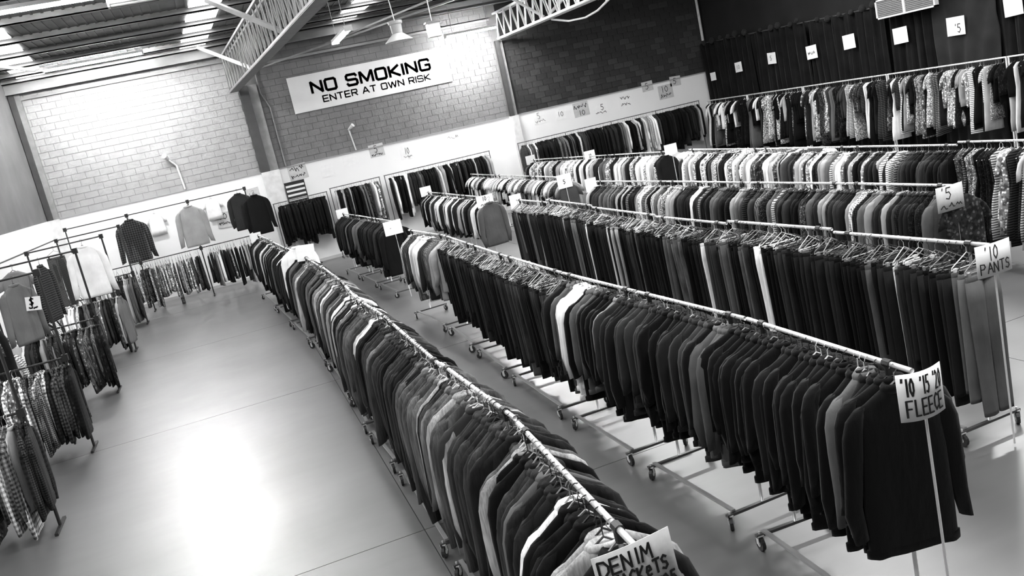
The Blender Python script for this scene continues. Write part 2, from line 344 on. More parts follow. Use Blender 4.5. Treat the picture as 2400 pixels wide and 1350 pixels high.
# ---------------------------------------------------------------- lettering
GL = {'D': [[(0, 0), (0, 1), (.5, .95), (.8, .6), (.75, .25), (.4, 0), (0, 0)]], 'E': [[(.7, 1), (0, 1), (0, 0), (.75, 0)], [(0, .5), (.6, .5)]],
      'N': [[(0, 0), (0, 1), (.7, 0), (.7, 1)]], 'I': [[(.3, 0), (.3, 1)]], 'M': [[(0, 0), (.1, 1), (.45, .4), (.8, 1), (.9, 0)]],
      'J': [[(.1, 1), (.8, 1)], [(.5, 1), (.5, .15), (.3, 0), (.05, .15)]], 'A': [[(0, 0), (.4, 1), (.8, 0)], [(.15, .4), (.65, .4)]],
      'C': [[(.75, .85), (.45, 1), (.1, .75), (.05, .3), (.35, 0), (.75, .15)]], 'K': [[(0, 0), (0, 1)], [(.7, 1), (.05, .45), (.75, 0)]],
      'e': [[(.05, .4), (.6, .45), (.5, .75), (.2, .75), (.05, .4), (.2, .05), (.6, .1)]], 'T': [[(0, 1), (.8, 1)], [(.4, 1), (.4, 0)]],
      'S': [[(.7, .85), (.4, 1), (.1, .8), (.2, .55), (.6, .45), (.7, .2), (.4, 0), (.05, .12)]], 'F': [[(.7, 1), (0, 1), (0, 0)], [(0, .5), (.55, .5)]],
      'L': [[(.05, 1), (.05, 0), (.65, 0)]], 'P': [[(0, 0), (0, 1), (.55, .95), (.65, .7), (.45, .5), (0, .5)]],
      'R': [[(0, 0), (0, 1), (.55, .95), (.6, .7), (.4, .5), (0, .5)], [(.35, .5), (.7, 0)]], 'H': [[(0, 0), (0, 1)], [(.7, 0), (.7, 1)], [(0, .5), (.7, .5)]],
      'O': [[(.4, 1), (.08, .75), (.05, .3), (.35, 0), (.7, .25), (.72, .7), (.4, 1)]], '0': [[(.35, 1), (.08, .7), (.08, .3), (.35, 0), (.6, .3), (.6, .7), (.35, 1)]],
      '1': [[(.3, 0), (.3, 1)]], '2': [[(.05, .8), (.3, 1), (.6, .8), (.5, .5), (.05, 0), (.7, 0)]], '3': [[(.05, .9), (.4, 1), (.6, .75), (.3, .55), (.65, .3), (.4, 0), (.05, .1)]],
      '5': [[(.65, 1), (.15, 1), (.1, .6), (.45, .62), (.65, .35), (.4, 0), (.05, .1)]], "'": [[(.2, 1), (.15, .8)]], ' ': [],
      '$': [[(.6, .8), (.35, .92), (.1, .72), (.55, .32), (.35, .1), (.05, .22)], [(.33, 1.05), (.33, -.05)]], 'G': [[(.75, .85), (.45, 1), (.1, .75), (.05, .3), (.35, 0), (.75, .2), (.75, .5), (.5, .5)]]}
def strokes(text, x0, z0, wd, ht, sp=.22):
    """polylines of TEXT fitted in the box"""
    adv = {"'": .3, 'I': .45, '1': .45, ' ': .5}; tot = sum(adv.get(c, .8)+sp for c in text); k = wd/tot; out = []; x = 0
    for c in text:
        dz = (R.random()-.5)*.06*ht
        for pl_ in (GL[c] if c != '~' else [[(i_*.2, R.uniform(.1, .9)) for i_ in range(5)]]): out.append([(x0+(x+p[0])*k, z0+p[1]*ht+dz) for p in pl_])
        x += adv.get(c, .8)+sp
    return out
def ink(polys, surf, t=.006, off=.003):
    """flat ribbons laid on the surface surf(x, z) -> (x, y, z); off lifts them towards -y"""
    m_ = MB()
    for pl_ in polys:
        q = []
        for a, b in zip(pl_, pl_[1:]):
            n = max(1, int(math.hypot(b[0]-a[0], b[1]-a[1])/.02))
            q += [(a[0]+(b[0]-a[0])*i/n, a[1]+(b[1]-a[1])*i/n) for i in range(n)]
        q.append(pl_[-1])
        for a, b in zip(q, q[1:]):
            dx, dz = b[0]-a[0], b[1]-a[1]; l = math.hypot(dx, dz) or 1; ex, ez = dx/l*t*.3, dz/l*t*.3; nx, nz = -dz/l*t/2, dx/l*t/2
            pts = [(a[0]-ex+nx, a[1]-ez+nz), (b[0]+ex+nx, b[1]+ez+nz), (b[0]+ex-nx, b[1]+ez-nz), (a[0]-ex-nx, a[1]-ez-nz)]
            n = len(m_.v)
            for o_ in (off, off*.3):
                for p in pts: v = surf(*p); m_.v.append((v[0], v[1]-o_, v[2]))
            m_.f += [(n, n+1, n+2, n+3), (n+7, n+6, n+5, n+4), (n, n+4, n+5, n+1), (n+1, n+5, n+6, n+2), (n+2, n+6, n+7, n+3), (n+3, n+7, n+4, n)]
    return m_
def card(surf, wd, ht, n=10, th=.004):
    m_ = MB(); N = n+1
    for side in (0, th):
        for j in (0, .5, 1):
            for i in range(N):
                v = surf(wd*i/n, ht*j); m_.v.append((v[0], v[1]+side, v[2]))
    S = 3*N
    for j in range(2):
        for i in range(n):
            a = j*N+i; m_.f.append((a, a+1, a+N+1, a+N)); m_.f.append((S+a+N, S+a+N+1, S+a+1, S+a))
    for i in range(n):
        m_.f.append((i+1, i, S+i, S+i+1)); a = 2*N+i; m_.f.append((a, a+1, S+a+1, S+a))
    for j in range(2):
        a = j*N; m_.f.append((a, a+N, S+a+N, S+a)); a = j*N+n; m_.f.append((a+N, a, S+a, S+a+N))
    return m_
def board(name, loc, rz, wd, ht, lines, label, m=CARD, curl=0, tilt=0, t=.008, cat='sign', group=None, inkm=INK):
    """card with its lower left corner at loc, facing -y before the turn rz"""
    surf = lambda x, z: (x, -curl*math.sin(PI*min(max(x/wd, 0), 1))*.5 + curl*2.2*(max(0, .35-x/wd))**2, z)
    r = link(name, card(surf, wd, ht).mesh(name, m, curl > 0), None, loc, (0, tilt, rz)); tag(r, label, cat, group)
    pl_ = []
    for tx, x0, z0, w_, h_ in lines: pl_ += strokes(tx, x0*wd, z0*ht, w_*wd, h_*ht)
    if pl_: link('lettering', ink(pl_, surf, t).mesh('lettering', inkm), r)
    return r

# big banner sign on the back wall
sg = link('wall_sign', MB().box(0, -.03, 0, 5.40, 0, 1.15).mesh('wall_sign', SIGNM), None, (3.0, YW-.01, 4.84)); tag(sg, 'long white board lettered NO SMOKING ENTER AT OWN RISK', 'sign')
GX = {'N': ([[(0, 0), (0, 1), (1, 0), (1, 1)]], 1), 'O': ([[(.12, 0), (.88, 0), (1, .12), (1, .88), (.88, 1), (.12, 1), (0, .88), (0, .12), (.12, 0)]], 1),
      'S': ([[(1, .82), (.88, 1), (.12, 1), (0, .88), (0, .62), (.12, .52), (.88, .5), (1, .38), (1, .12), (.88, 0), (.12, 0), (0, .18)]], 1),
      'M': ([[(0, 0), (0, 1), (.08, 1), (.6, .12), (1.12, 1), (1.2, 1), (1.2, 0)]], 1.2), 'K': ([[(0, 0), (0, 1)], [(.95, 1), (.12, .5), (1, 0)]], 1), 'I': ([[(0, 0), (0, 1)]], 0),
      'G': ([[(1, .8), (.88, 1), (.12, 1), (0, .88), (0, .12), (.12, 0), (.88, 0), (1, .12), (1, .46), (.55, .46)]], 1), 'E': ([[(.9, 1), (0, 1), (0, 0), (.9, 0)], [(0, .5), (.82, .5)]], .9),
      'T': ([[(0, 1), (1, 1)], [(.5, 1), (.5, 0)]], 1), 'R': ([[(0, 0), (0, 1), (.85, 1), (.95, .88), (.95, .6), (.85, .47), (0, .47)], [(.5, .47), (.95, 0)]], .95),
      'A': ([[(0, 0), (.5, 1), (.6, 1), (1.1, 0)], [(.2, .32), (.9, .32)]], 1.1), 'W': ([[(0, 1), (.33, 0), (.38, 0), (.7, .9), (.76, .9), (1.08, 0), (1.13, 0), (1.45, 1)]], 1.45), ' ': ([], .35)}
def wide(text, x0, x1, z0, h, t, parent):
    cw = h*1.0; tot = sum(GX[c][1]*cw+t*1.9 for c in text); k = (x1-x0)/tot; x = x0
    for c in text:
        g, w_ = GX[c]
        if g: link('letter', ink([[(x+(a_*cw+t*.5)*k, z0+t/2+b_*(h-t)) for a_, b_ in p] for p in g], lambda x_, z_: (x_, -.03, z_), t, .005).mesh('letter', LETM), parent)
        x += (w_*cw+t*1.9)*k
wide('NO SMOKING', .68, 4.82, .50, .42, .085, sg)
wide('ENTER AT OWN RISK', .98, 4.70, .18, .23, .042, sg)

# paper signs on the white band of the back wall
def paper(x, z, w_, h_, lines, label, m=GREYCARD, inkm=INK, y=YW-.006, t=.02):
    return board('paper_notice', (x-w_/2, y, z-h_/2), 0, w_, h_, lines, label, m, 0, (R.random()-.5)*.1, t, 'notice', 'paper notices on the back wall', inkm)
paper(2.62, 3.02, .6, .5, [('~~~', .1, .5, .8, .42), ('~~~~', .1, .1, .8, .3)], 'dark scribbled notice on white band just right of wide column')
paper(4.36, 3.04, .5, .4, [], 'pale blank notice left of the bold five notice', CARD)
paper(3.55, 2.86, .45, .4, [], 'very faint blank notice above the black clothes rack', CARD)
paper(5.3, 3.14, .5, .42, [('5', .35, .35, .3, .55), ('~~~~~', .1, .08, .75, .2)], 'notice with a bold 5 at the band top under the no smoking sign')
paper(6.3, 2.86, .5, .45, [('10', .3, .4, .4, .45), ('~~~', .2, .1, .6, .2)], 'faded notice right of the bold five notice', CARD, FAINT)
paper(8.0, 2.94, .5, .4, [('~~~', .1, .5, .8, .3)], 'faint notice above the end of the middle back rack', CARD, FAINT)
paper(11.25, 2.98, .5, .42, [('5', .3, .4, .3, .5), ('~~~', .1, .1, .8, .25)], 'first faint notice right of the narrow column', CARD, FAINT)
paper(12.05, 2.96, .45, .4, [('10', .2, .3, .6, .4)], 'second faint notice right of the narrow column', CARD, FAINT)
paper(12.85, 2.95, .6, .5, [('~~~~', .05, .5, .9, .4), ('10', .3, .08, .5, .35)], 'dark grey notice third right of the narrow column')
paper(13.6, 2.82, .55, .4, [('5', .5, .35, .3, .5), ('~~~', .1, .05, .8, .22)], 'notice with small five, fourth right of the narrow column', CARD)
paper(14.62, 2.88, .5, .5, [('~~~', .1, .6, .8, .3), ('~~~', .1, .15, .8, .3)], 'white notice with two dark lines mid right bay', CARD)
paper(15.6, 3.22, .45, .35, [('5', .3, .2, .4, .6)], 'small grey notice straddling the band top, left one')
paper(16.3, 2.88, .6, .5, [('10', .2, .5, .6, .42), ('~~~~', .1, .08, .8, .32)], 'dark notice low on the band near the black curtains')
paper(16.75, 3.2, .45, .35, [('5', .3, .2, .4, .6)], 'small grey notice straddling the band top, right one')
paper(1.05, 2.62, .45, .45, [('10', .2, .3, .6, .4)], 'grey notice left of the wide column beside black jackets', GREYCARD, FAINT)
# slatted display panel
sp = link('slatted_panel', None, None, (2.05, YW-.35, 1.98)); tag(sp, 'small dark framed panel of horizontal slats above the black clothes rack', 'display panel')
link('frame', MB().box(0, 0, 0, .03, .04, .8).box(.62, 0, 0, .65, .04, .8).box(0, 0, .77, .65, .04, .8).box(0, 0, 0, .65, .04, .03).mesh('frame', BLACKTUBE), sp)
for i in range(5): link('slat', MB().box(.03, .005, .05+i*.145, .62, .03, .115+i*.145).mesh('slat', HOUSING), sp)
link('backing', MB().box(.03, .032, .03, .62, .038, .77).mesh('backing', BLACKTUBE), sp)
link('stand', MB().tube([(.32, .02, 0), (.32, .02, -1.98)], .012).mesh('stand', BLACKTUBE), sp)
link('foot', MB().box(.1, -.15, -1.98, .54, .19, -1.95).mesh('foot', BLACKTUBE), sp)

# ---------------------------------------------------------------- black curtains on the right wall
def curtain(ya, yb, zt, label, swag=False):
    n = int((yb-ya)/.035); m_ = MB(); rows = 10; ph = R.random()*9
    for j in range(rows+1):
        f = j/rows
        for i in range(n+1):
            y = ya+(yb-ya)*i/n; z = .25+(zt-.25)*f
            a = .07*math.sin(y*17+ph+math.sin(y*3)*2+f*1.5*math.sin(y))+.035*math.sin(y*41+ph*2+f*4)
            if swag: a = .25*math.sin(PI*i/n)*(1-f)*.5 + .04*math.sin((y-(ya+yb)/2)*14*(1.4-f)+f*6)
            z += .05*math.sin(y*7+ph)*f if not swag else 0
            m_.v.append((-a, y-ya, z))
    for j in range(rows):
        for i in range(n):
            p = j*(n+1)+i; m_.f.append((p, p+1, p+n+2, p+n+1))
    o = link('curtain', m_.mesh('curtain', CURT2 if swag else CURT, True), None, (17.98, ya, 0)); tag(o, label, 'curtain', 'black curtains along the right wall')
    so = o.modifiers.new('t', 'SOLIDIFY'); so.thickness = .008
    for i in range(int((yb-ya)/.5)):
        yy = .2+i*.5+R.random()*.15; c = (-.08, yy, zt-.02+R.random()*.1); r_ = .06+R.random()*.05
        k_ = MB().rings([[(c[0]+r_*s_*math.cos(t)*.7, c[1]+r_*s_*1.5*math.sin(t), c[2]+h*r_) for t in [2*PI*q/7 for q in range(7)]] for s_, h in ((.4, -1), (1, -.3), (.8, .4), (.3, 1))])
        link('bunched_heading', k_.mesh('bunched_heading', CURT2, True), o)
curtain(26.6, 29.8, 4.27, 'flat black curtain in the far right corner')
curtain(23.6, 26.55, 4.17, 'pleated black curtain, second from the far right corner')
curtain(20.3, 23.55, 4.07, 'pleated black curtain left of the louvred heater')
curtain(18.7, 20.25, 4.1, 'pleated black curtain under the louvred heater')
curtain(16.7, 18.65, 4.6, 'charcoal swagged drape behind the sign with a bold 5', True)
curtain(13.0, 16.65, 4.6, 'dark pleated curtain at the right edge of the picture')
o = link('curtain_rail', MB().tube([(17.95, 13, 4.55), (17.95, 18.7, 4.5), (17.95, 20.2, 4.03), (17.98, 29.8, 4.3)], .02).mesh('curtain_rail', DARKSTEEL)); tag(o, 'thin dark rail carrying the black curtains', 'rail')
for y, z, s, lines, lab in ((29.1, 3.05, .36, [], 'smallest white card on the black curtain, nearest the corner'), (27.4, 3.2, .42, [('10', .2, .3, .6, .4)], 'second white card from the corner on the black curtain'),
        (25.45, 3.28, .45, [('5', .3, .3, .3, .4)], 'third white card from the corner on the black curtain'), (23.4, 3.2, .50, [('~~~', .15, .3, .7, .3)], 'fourth white card from the corner on the black curtain'),
        (21.7, 3.28, .50, [], 'blank bright card fifth from the corner on the curtain'), (19.7, 3.17, .52, [], 'blank bright card below the louvred heater'),
        (17.85, 3.14, .56, [("'5", .45, .15, .4, .45)], 'white card with a bold 5 on the charcoal drape'), (16.15, 3.3, .5, [], 'white card cut by the right edge of the picture')):
    board('curtain_card', (17.86, y+s/2, z-s*.4), -PI/2, s, s*.8, lines, lab, CARD, 0, (R.random()-.5)*.08, .022, 'sign', 'white cards along the black curtains', FAINT if y > 19 else INK)
# heater unit
hu = link('louvred_heater', MB().box(0, 0, 0, .06, 1.95, .42).mesh('louvred_heater', GRILLD), None, (17.6, 18.15, 3.74)); tag(hu, 'white framed louvred heater grille above the black curtains', 'heater')
link('frame', MB().box(-.04, -.05, -.04, .08, 2.0, 0).box(-.04, -.05, .42, .08, 2.0, .46).box(-.04, -.05, -.04, .08, 0, .46).box(-.04, 1.95, -.04, .08, 2.0, .46).box(-.04, .95, 0, .08, 1.03, .42).mesh('frame', GRILLE), hu)
for i in range(9): link('louvre', MB().box(-.02, .0, .03+i*.044, .0, 1.95, .045+i*.044).mesh('louvre', LOUV), hu)
link('upper_box', MB().box(0, .1, .46, .3, 1.85, .9).mesh('upper_box', GRILLE), hu); link('bracket', MB().box(.06, .3, .1, .3, .36, .16).box(.06, 1.6, .1, .3, 1.66, .16).mesh('bracket', GRILLE), hu)

# ---------------------------------------------------------------- racks
def cyl_me(name, r, h, m, n=14):
    return MB().tube([(0, -h/2, 0), (0, h/2, 0)], r, n).mesh(name, m)
WH = cyl_me('wheel', .055, .028, RUBBER); HUB = cyl_me('hub', .022, .034, STEEL, 8)
FORK = MB().bar((0, -.022, .0), (0, -.022, .065), .035, .004).bar((0, .022, .0), (0, .022, .065), .035, .004).box(-.02, -.026, .06, .02, .026, .07).tube([(0, 0, .065), (0, 0, .10)], .008, 6).mesh('fork', STEEL)
def caster(parent, x, y, rz):
    f = link('caster', FORK, parent, (x, y, .055), (0, 0, rz)); link('wheel', WH, f); link('hub', HUB, f)
def rackpos(p0, p1): a = Vector(p0); b = Vector(p1); d = b-a; return a, b, d, d.length, math.atan2(-d.x, d.y)
def zrack(p0, p1, label, group, rz_=0, ext=.2):
    """wheeled rack; local y runs along the rail from p0"""
    a, b, d, L_, ang = rackpos(p0, p1); z = a.z
    r = link('clothes_rack', None, None, (a.x, a.y, 0), (0, 0, ang)); tag(r, label, 'clothes rack', group)
    dz = b.z-a.z
    link('rail', MB().tube([(0, 0, z), (0, L_, z+dz)], .016, 10).mesh('rail', STEEL, True), r)
    for k, y in enumerate((ext, L_-ext)):
        s = -1 if k == 0 else 1
        link('post', MB().tube([(0, y, z-.01), (0, y, .35), (0, y+s*.0, .135)], .013, 8).mesh('post', STEEL, True), r)
        link('joint', MB().tube([(0, y-.03, z), (0, y+.03, z)], .026, 8).tube([(0, y, z-.07), (0, y, z)], .021, 8).mesh('joint', BLACKPL), r)
        link('foot_bar', MB().bar((-.34, y, .125), (.34, y, .125), .032, .022).mesh('foot_bar', DARKSTEEL), r)
        for sx in (-1, 1): caster(r, sx*.31, y, R.uniform(-.9, .9)+PI/2)
    link('base_rail', MB().bar((-.27, ext, .15), (-.27, L_-ext, .15), .034, .018).mesh('base_rail', BASEM), r)
    return r

# ---------------------------------------------------------------- garments
def ringp(cx, cz, w_, t_, seed, amp, f, n=18, cy=0, lean=0):
    out = []
    for k in range(n):
        a = 2*PI*k/n; c, s = math.cos(a), math.sin(a)
        c = math.copysign(abs(c)**.75, c); q = 1 + amp*math.sin(3*a+seed)*f + amp*.8*math.sin(7*a+seed*2.3)*f
        out.append((cx+c*w_*(1+.03*math.sin(seed+f*5)), cy+s*t_*q+lean*c, cz))
    return out
def cloth_mesh(kind, seed, far=False):
    """{part: MB} of one garment hanging from z=0 (the rail) in the x-z plane"""
    r = random.Random(seed); n = 12 if far else 18; sd = r.random()*6; P = {}
    def body(prof, amp=.25, name='body'):
        P[name] = MB().rings([ringp(cx, z, w_, t_, sd, amp, f, n, r.uniform(-.006, .006)*f) for (cx, z, w_, t_, f) in prof])
    def sleeve(s, pts, rs, flat=.62, name='sleeve'):
        rg = []; m_ = 8 if far else 10
        for (x, z, y), rr in zip(pts, rs):
            rg.append([(s*x + rr*math.cos(2*PI*k/m_), y+rr*flat*math.sin(2*PI*k/m_)*(1+.15*math.sin(k*2+sd)), z + .35*rr*math.cos(2*PI*k/m_)*-s) for k in range(m_)])
        P.setdefault(name, []).append(MB().rings(rg))
    if kind in ('jacket', 'fleece', 'coat', 'shirt'):
        L_ = {'jacket': .88, 'fleece': 1.0, 'coat': 1.05, 'shirt': .86}[kind]*r.uniform(.9, 1.1)
        W = {'jacket': .255, 'fleece': .27, 'coat': .25, 'shirt': .24}[kind]; T = {'jacket': .044, 'fleece': .05, 'coat': .046, 'shirt': .03}[kind]
        t0 = -.105
        body([(0, t0+.005, .075, T*.35, 0), (0, t0-.005, .09, T*.75, 0), (0, t0-.03, .135, T*.8, 0), (0, t0-.062, .19, T*.75, 0), (0, t0-.095, W-.01, T*.7, 0), (0, t0-.16, W, T*.9, .3),
              (0, t0-.26, W-.01, T*1.05, .5), (0, t0-.42, W-.005, T, .8), (0, t0-L_*.8, W, T*.95, 1), (0, t0-L_+.05, W+.004, T*.9, 1.1), (0, t0-L_, W-.004, T*.85, 1.1)])
        sl = min(L_*.95, .86)*r.uniform(.94, 1.06)
        for s in (-1, 1):
            y0 = r.uniform(-.012, .02)
            sleeve(s, [(W-.035, t0-.085, 0), (W-.005, t0-.13, 0), (W+.02, t0-.22, y0*.3), (W+.035, t0-.38, y0*.7), (W+.045+r.uniform(-.01, .03), t0-.38-(sl-.38)*.6, y0), (W+.04+r.uniform(-.02, .05), t0-sl, y0*1.6)],
                   [.04, .06, .066, .062, .056, .044])
        if kind in ('jacket', 'fleece'):
            P['hem_band'] = MB().rings([ringp(0, z_, (W+.004)*q_, T*.92*q_, sd, amp_, 1.1, n) for z_, q_, amp_ in ((t0-L_+.055, .97, .25), (t0-L_+.05, 1.05, .25), (t0-L_+.002, 1.05, .25), (t0-L_-.002, .97, .25))])
        col = MB(); hh = .02 if kind != 'fleece' else .03
        col.rings([[(math.cos(a)*.10, math.sin(a)*T*.9, t0-.025) for a in [2*PI*k/10 for k in range(10)]], [(math.cos(a)*.092, math.sin(a)*T*1.15, t0+hh*.3) for a in [2*PI*k/10 for k in range(10)]],
                   [(math.cos(a)*.075, math.sin(a)*T*.9, t0+hh) for a in [2*PI*k/10 for k in range(10)]], [(math.cos(a)*.06, math.sin(a)*T*.55, t0+hh*.2) for a in [2*PI*k/10 for k in range(10)]]])
        P['collar'] = col
    elif kind == 'tee':
        L_ = .68*r.uniform(.93, 1.07); T = .022; t0 = -.1; W = .22
        body([(0, t0, .07, T*.6, 0), (0, t0-.03, .12, T*.7, 0), (0, t0-.08, .2, T*.7, 0), (0, t0-.14, W, T, .3), (0, t0-.3, W-.005, T, .7), (0, t0-L_*.8, W, T, 1), (0, t0-L_, W+.005, T, 1.1)])
        for s in (-1, 1): sleeve(s, [(.17, t0-.07, 0), (.21, t0-.12, 0), (.25, t0-.2, 0), (.265, t0-.29, 0)], [.03, .05, .055, .055], .4)
    elif kind == 'dress':
        L_ = r.uniform(1.05, 1.3); T = .03; t0 = -.1; fl_ = r.uniform(.02, .1)
        body([(0, t0, .06, T*.6, 0), (0, t0-.03, .13, T*.7, 0), (0, t0-.07, .19, T*.8, 0), (0, t0-.2, .18, T, .3), (0, t0-.42, .16, T, .7), (0, t0-.65, .18+fl_*.4, T*1.1, 1), (0, t0-L_*.85, .2+fl_, T*1.2, 1.3), (0, t0-L_, .2+fl_*1.2, T*1.2, 1.3)], .3)
        if r.random() < .6:
            for s in (-1, 1): sleeve(s, [(.15, t0-.06, 0), (.19, t0-.12, 0), (.225, t0-.22, 0), (.24, t0-.34, 0)], [.03, .045, .045, .04], .5)
    elif kind == 'trousers':
        L_ = r.uniform(1.02, 1.24); T = .028; t0 = -.235; W = .185
        P['waistband'] = MB().rings([ringp(0, z, W, t_, sd, .15, .6, n) for z, t_ in ((t0+.012, T*.6), (t0+.01, T*.85), (t0-.035, T*.9), (t0-.04, T*.7))])
        for s in (-1, 1):
            c = s*W*.5; y0 = s*.004
            P.setdefault('leg', []).append(MB().rings([ringp(c*q, t0-z, w_, t_, sd+s, .22, f, max(10, n-6), y0) for z, w_, t_, f, q in ((.03, W*.52, T*.8, .3, 1), (.2, W*.54, T, .8, 1), (.45, W*.50, T*.95, 1, .98), (.75, W*.46, T*.9, 1.2, .95), (L_-.04, W*.44, T*.85, 1.2, .93), (L_, W*.43, T*.8, 1.2, .93))]))
    elif kind == 'skirt':
        L_ = r.uniform(.75, 1.0); t0 = -.2; T = .03
        body([(0, t0, .15, T*.6, 0), (0, t0-.04, .16, T*.8, .2), (0, t0-.25, .19, T, .8), (0, t0-L_*.8, .22, T*1.2, 1.3), (0, t0-L_, .225, T*1.2, 1.3)], .35)
    return P
def wire_hanger(clip):
    m_ = MB(); m_.tube([(.0, 0, -.075), (.0, 0, -.03), (.018, 0, -.012), (.026, 0, .004), (.016, 0, .02), (0, 0, .024), (-.016, 0, .018), (-.022, 0, .004)], .003, 5)
    if clip: m_.tube([(0, 0, -.075), (-.17, 0, -.175), (-.18, 0, -.2), (.18, 0, -.2), (.17, 0, -.175), (0, 0, -.075)], .0045, 5).box(-.15, -.012, -.25, -.12, .012, -.19).box(.12, -.012, -.25, .15, .012, -.19)
    else: m_.tube([(-.19, 0, -.2), (-.06, 0, -.115), (0, 0, -.075), (.06, 0, -.115), (.19, 0, -.2)], .006, 5)
    return m_
HG = {(c, i): wire_hanger(c).mesh('hanger', m_) for c in (0, 1) for i, m_ in enumerate((WIRE, BLACKPL, WHITEPL))}
MESHES = {}
def gmesh(kind, var, mname, far):
    key = (kind, var, mname, far)
    if key not in MESHES:
        P = cloth_mesh(kind, hash_(kind, var), far); m_ = F[mname]
        if far:
            J = MB()
            for q in P.values():
                for b_ in (q if isinstance(q, list) else [q]):
                    n = len(J.v); J.v += b_.v; J.f += [tuple(i+n for i in f) for f in b_.f]
            MESHES[key] = J.mesh(kind, m_, True)
        else:
            MESHES[key] = [(nm, b_.mesh(nm, m_, True)) for nm, q in P.items() for b_ in (q if isinstance(q, list) else [q])]
    return MESHES[key]
def hash_(k, v): return sum(ord(c)*(i+3) for i, c in enumerate(k))*31+v*977
TONE = [('black', .003), ('charcoal', .011), ('dark grey', .03), ('mid grey', .09), ('pale grey', .30), ('white', .80)]  # garment tones; their spread also imitates light caught on cloth edges
TN = dict(TONE)
NAMES = {'jacket': 'denim_jacket', 'fleece': 'fleece_jacket', 'coat': 'coat', 'shirt': 'shirt', 'tee': 't_shirt', 'dress': 'dress', 'trousers': 'trousers', 'skirt': 'skirt'}
COUNT = {}; SEEN = {}
def garment(kind, x, y, z, ang, tone, mname, label, group, near, name=None, cat=None, hang=True, zs=1, xs=1, pb=1):
    name = name or NAMES[kind]; cat = cat or name.replace('_', ' '); v = min(TN[tone]*R.uniform(.75, 1.3)*pb, .9)
    var = R.randrange(5); COUNT[cat] = COUNT.get(cat, 0)+1
    flip = PI if R.random() < .5 else 0
    rot = (R.uniform(-.02, .02), R.uniform(-.025, .025), ang+R.gauss(0, .13)+flip)
    if near:
        r = link(name, None, None, (x, y, z), rot)
        for nm, me in gmesh(kind, var, mname, False):
            link(nm, me, r, tone=v*(1.5 if nm == 'collar' and R.random() < .3 else 1))
    else:
        r = link(name, gmesh(kind, var, mname, True), None, (x, y, z), rot, tone=v)
    r.scale = (xs, 1, zs)
    tag(r, label, cat, group)
    if hang: link('hanger', HG[(1 if kind in ('trousers', 'skirt') else 0, R.choice((0, 1, 1, 0, 1, 2)))], r)
    return r
def run(p0, p1, kinds, pitch, rowname, rackword, group, near=False, weights=(3, 3, 3, 2, 1, .5), pats=(('plain', 1),), hang=True, end='front', names=None, zoff=-.012, skip0=.0, zs=1, xs=1, pb=1.7):
    """a run of garments along a rail"""
    a, b, d, L_, ang = rackpos(p0, p1); t = .03+skip0; tone = None; left = 0
    while t < L_-.03:
        if left <= 0:
            tone = R.choices([q[0] for q in TONE], weights)[0]; left = R.choice((1, 1, 2, 3)) if tone not in ('white', 'pale grey') else R.choice((1, 1, 1, 2)); kind = R.choice(kinds); pat = R.choices([q[0] for q in pats], [q[1] for q in pats])[0]
        left -= 1
        tw = tone if pat in ('plain', 'denim', 'fleece') else tone+' '+{'plaid': 'plaid', 'check': 'checked', 'stripe': 'striped', 'floral': 'patterned', 'dots': 'spotted'}[pat]
        nm = (names or {}).get(kind) or NAMES[kind]; cat = nm.replace('_', ' ')
        key = (rowname, rackword, tw, cat); SEEN[key] = SEEN.get(key, 0)+1; o_ = SEEN[key]
        od = ORD[o_-1] if o_ <= len(ORD) else 'later'
        pos = a + d*(t/L_)
        garment(kind, pos.x+R.gauss(0, .008), pos.y+(R.gauss(0, .008) if abs(d.x) > abs(d.y) else 0), pos.z+zoff, ang, tone, pat,
                '%s %s %s from the %s, %s' % (od, tw, cat, end, (rackword+' of the ' if rackword else '')+rowname), group, near, nm, cat, hang, zs*R.uniform(.84, 1.08), xs*R.uniform(.95, 1.05), 1 if pat in ('plain', 'denim', 'fleece') else pb)
        t += pitch*R.uniform(.8, 1.2)
Z = 1.7
# --- row 1: denim jackets
pts = [(1.23, 3.2), (1.34, 5.08), (1.30, 6.85), (1.31, 9.15), (1.25, 10.75), (1.30, 12.5), (1.27, 14.9), (1.2, 17.1), (1.05, 19.5), (.9, 22.2), (.70, 25.1)]
rn = 'denim jacket row'
for i in range(len(pts)-1):
    a, b = pts[i], pts[i+1]; z = Z+(.02 if i % 2 else 0); rw = ORD[i]+' rack'
    zrack((a[0], a[1]+.01, z), (b[0], b[1]-.02, z), 'wheeled steel clothes rack, %s from the front in the denim jacket row' % ORD[i], 'racks of the denim jacket row')
    if i < 7: run((a[0], a[1]+(.25 if i == 0 else 0), z), (b[0], b[1], z), ['jacket'], .072 if i < 4 else .08, rn, rw, 'denim jackets on the first long row', i < 4, (4, 4, 4, 4, 4, 1.5), (('denim', 5), ('plain', 1)), zs=1.27, xs=1.05)  # pale tones weighted up to imitate lit jacket edges
    else: run((a[0], a[1], z), (b[0], b[1], z), ['coat'], .1, rn, rw, 'dark coats at the far end of the first row', False, (5, 3, 2, 1, 1, .8), zs=1.15)
